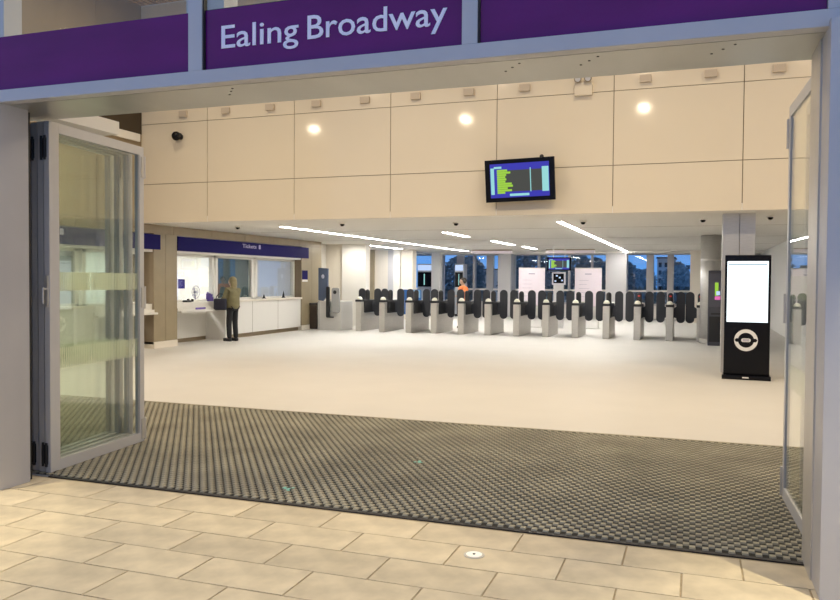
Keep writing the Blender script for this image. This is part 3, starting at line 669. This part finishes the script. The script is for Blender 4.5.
# ================================================================== PEOPLE
def skinned(name, verts, edges, radii, m, parent, sub=2):
    me = D.meshes.new(name); me.from_pydata(verts, edges, []); o = D.objects.new(name, me); COL.objects.link(o)
    md = o.modifiers.new('s', 'SKIN'); o.modifiers.new('u', 'SUBSURF').levels = sub
    for k, v in enumerate(me.skin_vertices[0].data):
        r = radii[k]; v.radius = r if isinstance(r, tuple) else (r, r)
    me.skin_vertices[0].data[0].use_root = True
    bpy.context.view_layer.update()
    nm = D.meshes.new_from_object(o.evaluated_get(bpy.context.evaluated_depsgraph_get()))
    D.objects.remove(o); nm.materials.clear(); nm.materials.append(m)
    for p in nm.polygons: p.use_smooth = True
    q = D.objects.new(name, nm); COL.objects.link(q); q.parent = parent; return q
skin = mat('skin', (.55, .36, .26), .5)
def person(loc, rz, label, coat_m, leg_m, hair_m, arms, coat_low=.82, hair_long=True, hi_vis=False, sleeve_m=None, hgt=1.0):
    """faces local +y; x to its right"""
    t = thing('person', label, 'person', loc, rz); t.scale = (hgt,)*3
    EL, HL, ER, HR = arms
    v = [(0, 0, .92), (0, 0, 1.10), (0, .0, 1.30), (0, -.01, 1.40), (0, .0, 1.46), (0, .015, 1.54), (0, .02, 1.62),
         (.09, 0, .88), (.10, .01, .48), (.10, -.03, .09), (.10, .13, .03), (-.09, 0, .88), (-.10, .03, .48), (-.11, .0, .09), (-.11, .16, .03),
         (.17, 0, 1.37), ER, HR, (-.17, 0, 1.37), EL, HL]
    e = [(0, 1), (1, 2), (2, 3), (3, 4), (4, 5), (5, 6), (0, 7), (7, 8), (8, 9), (9, 10), (0, 11), (11, 12), (12, 13), (13, 14), (3, 15), (15, 16), (16, 17), (3, 18), (18, 19), (19, 20)]
    r = [(.14, .10), (.12, .09), (.145, .10), (.09, .07), .052, (.075, .09), (.07, .085), .085, .055, .042, .035, .085, .055, .042, .035, .055, .042, .028, .055, .042, .028]
    # fingers: short chains from each hand
    for hi, H, E_ in ((17, HR, ER), (20, HL, EL)):
        d = (Vector(H)-Vector(E_)).normalized(); side = d.cross(Vector((0, 0, 1))).normalized()
        pl = Vector(H)+d*.05; v.append(tuple(pl)); pi = len(v)-1; e.append((hi, pi)); r.append(.026)
        for k in range(4):
            a = pl+side*(.022*(k-1.5)); b1 = a+d*.045; b2 = b1+d*.02+Vector((0, 0, -.025)); q = len(v)
            v += [tuple(b1), tuple(b2)]; e += [(pi, q), (q, q+1)]; r += [.009, .008]
        th = Vector(H)+side*.035+d*.02; q = len(v); v += [tuple(th), tuple(th+d*.03)]; e += [(hi, q), (q, q+1)]; r += [.011, .009]
    skinned('body', v, e, r, skin, t)
    skinned('trousers', [(0, 0, .93), (.09, 0, .86), (.10, .01, .48), (.10, -.03, .06), (-.09, 0, .86), (-.10, .03, .48), (-.11, 0, .06)], [(0, 1), (1, 2), (2, 3), (0, 4), (4, 5), (5, 6)],
            [(.13, .10), .094, .076, .066, .094, .076, .066], leg_m, t)
    cv = [(0, 0, coat_low-.02), (0, 0, 1.08), (0, 0, 1.28), (0, -.01, 1.38), (0, 0, 1.45), (.175, 0, 1.36), ER, tuple(Vector(ER).lerp(Vector(HR), .88)), (-.175, 0, 1.36), EL, tuple(Vector(EL).lerp(Vector(HL), .88))]
    skinned('coat', cv, [(0, 1), (1, 2), (2, 3), (3, 4), (3, 5), (5, 6), (6, 7), (3, 8), (8, 9), (9, 10)], [(.235, .195), (.215, .175), (.215, .17), (.14, .12), .08, .092, .078, .058, .092, .078, .058], coat_m, t)
    for s, fy in ((.10, -.0), (-.11, .03)):
        b = MB().box(s-.045, s+.045, fy-.08, fy+.17, 0, .085, bev=.025); b.build('shoe', black_m, t, smooth=True)
    # head with face
    hd = MB().ball((0, .02, 1.585), .098, (.86, 1.0, 1.18), 24)
    hd.ball((0, .118, 1.575), .016, (.8, 1, 1.3), 10)
    for s in (-1, 1): hd.ball((s*.086, .01, 1.58), .022, (.4, .8, 1.2), 10)
    hd.build('head', skin, t)
    ey = MB()
    for s in (-1, 1): ey.ball((s*.032, .108, 1.598), .010, (1.2, .6, .8), 8)
    ey.build('eyes', black_m, t)
    MB().ball((0, .112, 1.535), .018, (1.4, .4, .4), 10).build('mouth', mat('lips', (.45, .18, .16), .5), t)
    h = MB().ball((0, -.008, 1.612), .112, (.92, 1.0, 1.02), 20)
    if hair_long: h.ball((0, -.05, 1.53), .10, (1.02, .75, 1.25), 16).ball((0, -.055, 1.44), .085, (1.1, .6, 1.0), 14)
    for q in h.bm.verts:
        if q.co.y > .045 and q.co.z < 1.645: q.co.y = .045+(q.co.y-.045)*.15
    h.build('hair', hair_m, t)
    return t
olive = mat('olive_coat', (.17, .15, .075), .85, noise=.2, nscale=8)
trous = mat('black_trousers', (.012, .012, .015), .8)
blond = mat('light_brown_hair', (.24, .20, .10), .7)
person((-11.34, 17.41, 0), R(78), 'person in olive coat and black trousers standing at the ticket desk', olive, trous, blond,
       ((-.24, .06, 1.12), (-.16, .30, 1.06), (.22, .10, 1.12), (.10, .34, 1.16)), hgt=.98)
t = thing('shoulder_bag', 'dark navy bag held against the front of the olive coat', 'bag', (-11.53, 17.14, .82), R(20))
navy = mat('navy_bag', (.010, .011, .028), .6)
b = MB().box(-.16, .16, -.07, .07, 0, .30, bev=.035); b.build('pouch', navy, t, smooth=True)
hb = MB()
for k in range(12):
    a, a2 = math.pi*k/12, math.pi*(k+1)/12
    hb.cyl((.11*math.cos(a), 0, .28+.14*math.sin(a)), (.11*math.cos(a2), 0, .28+.14*math.sin(a2)), .010, 6)
hb.build('handle', navy, t)
orange = mat('orange_vest', (.80, .22, .06), .7)
dk = mat('dark_hair', (.02, .015, .012), .7)
ps = person((-7.32, 25.1, 0), R(125), 'person in an orange high visibility jacket standing behind the gates', orange, trous, dk,
       ((-.25, .05, 1.12), (-.12, .28, 1.10), (.25, .02, 1.10), (.26, .10, .90)), hair_long=False)
vb = MB().box(-.19, .19, .135, .15, 1.0, 1.04).box(-.19, .19, -.15, -.135, 1.0, 1.04); vb.build('reflective_band', mat('silver_band', (.6, .6, .55), .4), ps)

# ================================================================== OUTSIDE BEYOND THE WINDOWS
sbox('ground', asphalt, (-80, 60, 37, 160, -3.2, -3.0))
def tree(x, y, h, w, seed):
    rnd = random.Random(seed)
    t = thing('tree', '', 'tree', (x, y, -3), 0, 'dark trees beyond the far windows')
    tk = MB().cyl((0, 0, 0), (0, 0, h*.55), .22, 8, r2=.12)
    for k in range(4):
        a = rnd.uniform(0, 6.28); tk.cyl((0, 0, h*.35), (w*.3*math.cos(a), w*.3*math.sin(a), h*.7), .09, 6, r2=.03)
    tk.build('trunk', bark, t)
    vs, fs = [], []
    for k in range(1500):
        z = rnd.uniform(-1, 1); a = rnd.uniform(0, 6.28); rad = math.sqrt(1-z*z)*rnd.uniform(.55, 1)*(1+.18*math.sin(3*a+seed)+.12*math.sin(5*z+seed))
        c = Vector((rad*math.cos(a)*w/2, rad*math.sin(a)*w/2, h*.60+z*h*.38))
        d = Vector((rnd.gauss(0, 1), rnd.gauss(0, 1), rnd.gauss(0, 1))).normalized(); e2 = d.orthogonal().normalized(); s = rnd.uniform(.14, .30)
        q = len(vs); vs += [c+d*s, c+e2*s*.6, c-d*s, c-e2*s*.6]; fs.append((q, q+1, q+2, q+3))
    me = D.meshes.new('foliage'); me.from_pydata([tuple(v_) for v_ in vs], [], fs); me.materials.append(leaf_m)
    o = D.objects.new('foliage', me); COL.objects.link(o); o.parent = t; o['kind'] = 'stuff'
    return t
for k, (x, y, h, w, lab) in enumerate([(-6.1, 76, 6.5, 3.2, 'dark tree at the left of the right hand far window'), (-4.6, 83, 5.9, 2.6, 'low dark tree between two taller ones at the right hand far window'),
        (-1.4, 78, 6.5, 2.9, 'dark tree sloping down at the right of the far block of flats'), (.8, 84, 5.4, 2.6, 'lowest dark tree at the right end of the far window'),
        (-9.2, 79, 7.0, 3.4, 'dark tree at the right of the wide window'), (-12.2, 87, 7.8, 4, 'tall dark tree behind the right poster'), (-15.8, 81, 7.9, 4, 'tall dark tree between the two posters'), (-19.0, 87, 7.6, 4, 'tall dark tree behind the left poster'),
        (-22.6, 80, 7.2, 4, 'dark tree behind the left grey column'), (-26.5, 88, 7.4, 4.2, 'dark tree behind the orange vest')]):
    tree(x, y, h, w, k+3)['label'] = lab
def block(x0, x1, y, top, label, m, wn=4):
    t = thing('block_of_flats', label, 'building', (x0, y, -3)); w = x1-x0
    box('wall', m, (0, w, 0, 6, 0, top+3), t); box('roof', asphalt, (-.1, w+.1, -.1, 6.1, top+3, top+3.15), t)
    for i2 in range(wn):
        for j in range(4):
            f = box('window', dark_metal, (w*(i2+.25)/wn, w*(i2+.75)/wn, -.05, .0, 3.6+j*.85, 4.1+j*.85), t)
block(-3.72, -1.9, 88, 4.1, 'square block of flats seen through the middle pane of the right far window', conc_hazed, 3)
block(-30, -6.5, 102, 3.0, 'long low building beyond the trees', conc_hazed, 14)
block(-2.2, 6, 102, 2.1, 'low wide building at the right beyond the trees', conc_hazed, 8)
bpy.context.view_layer.update()
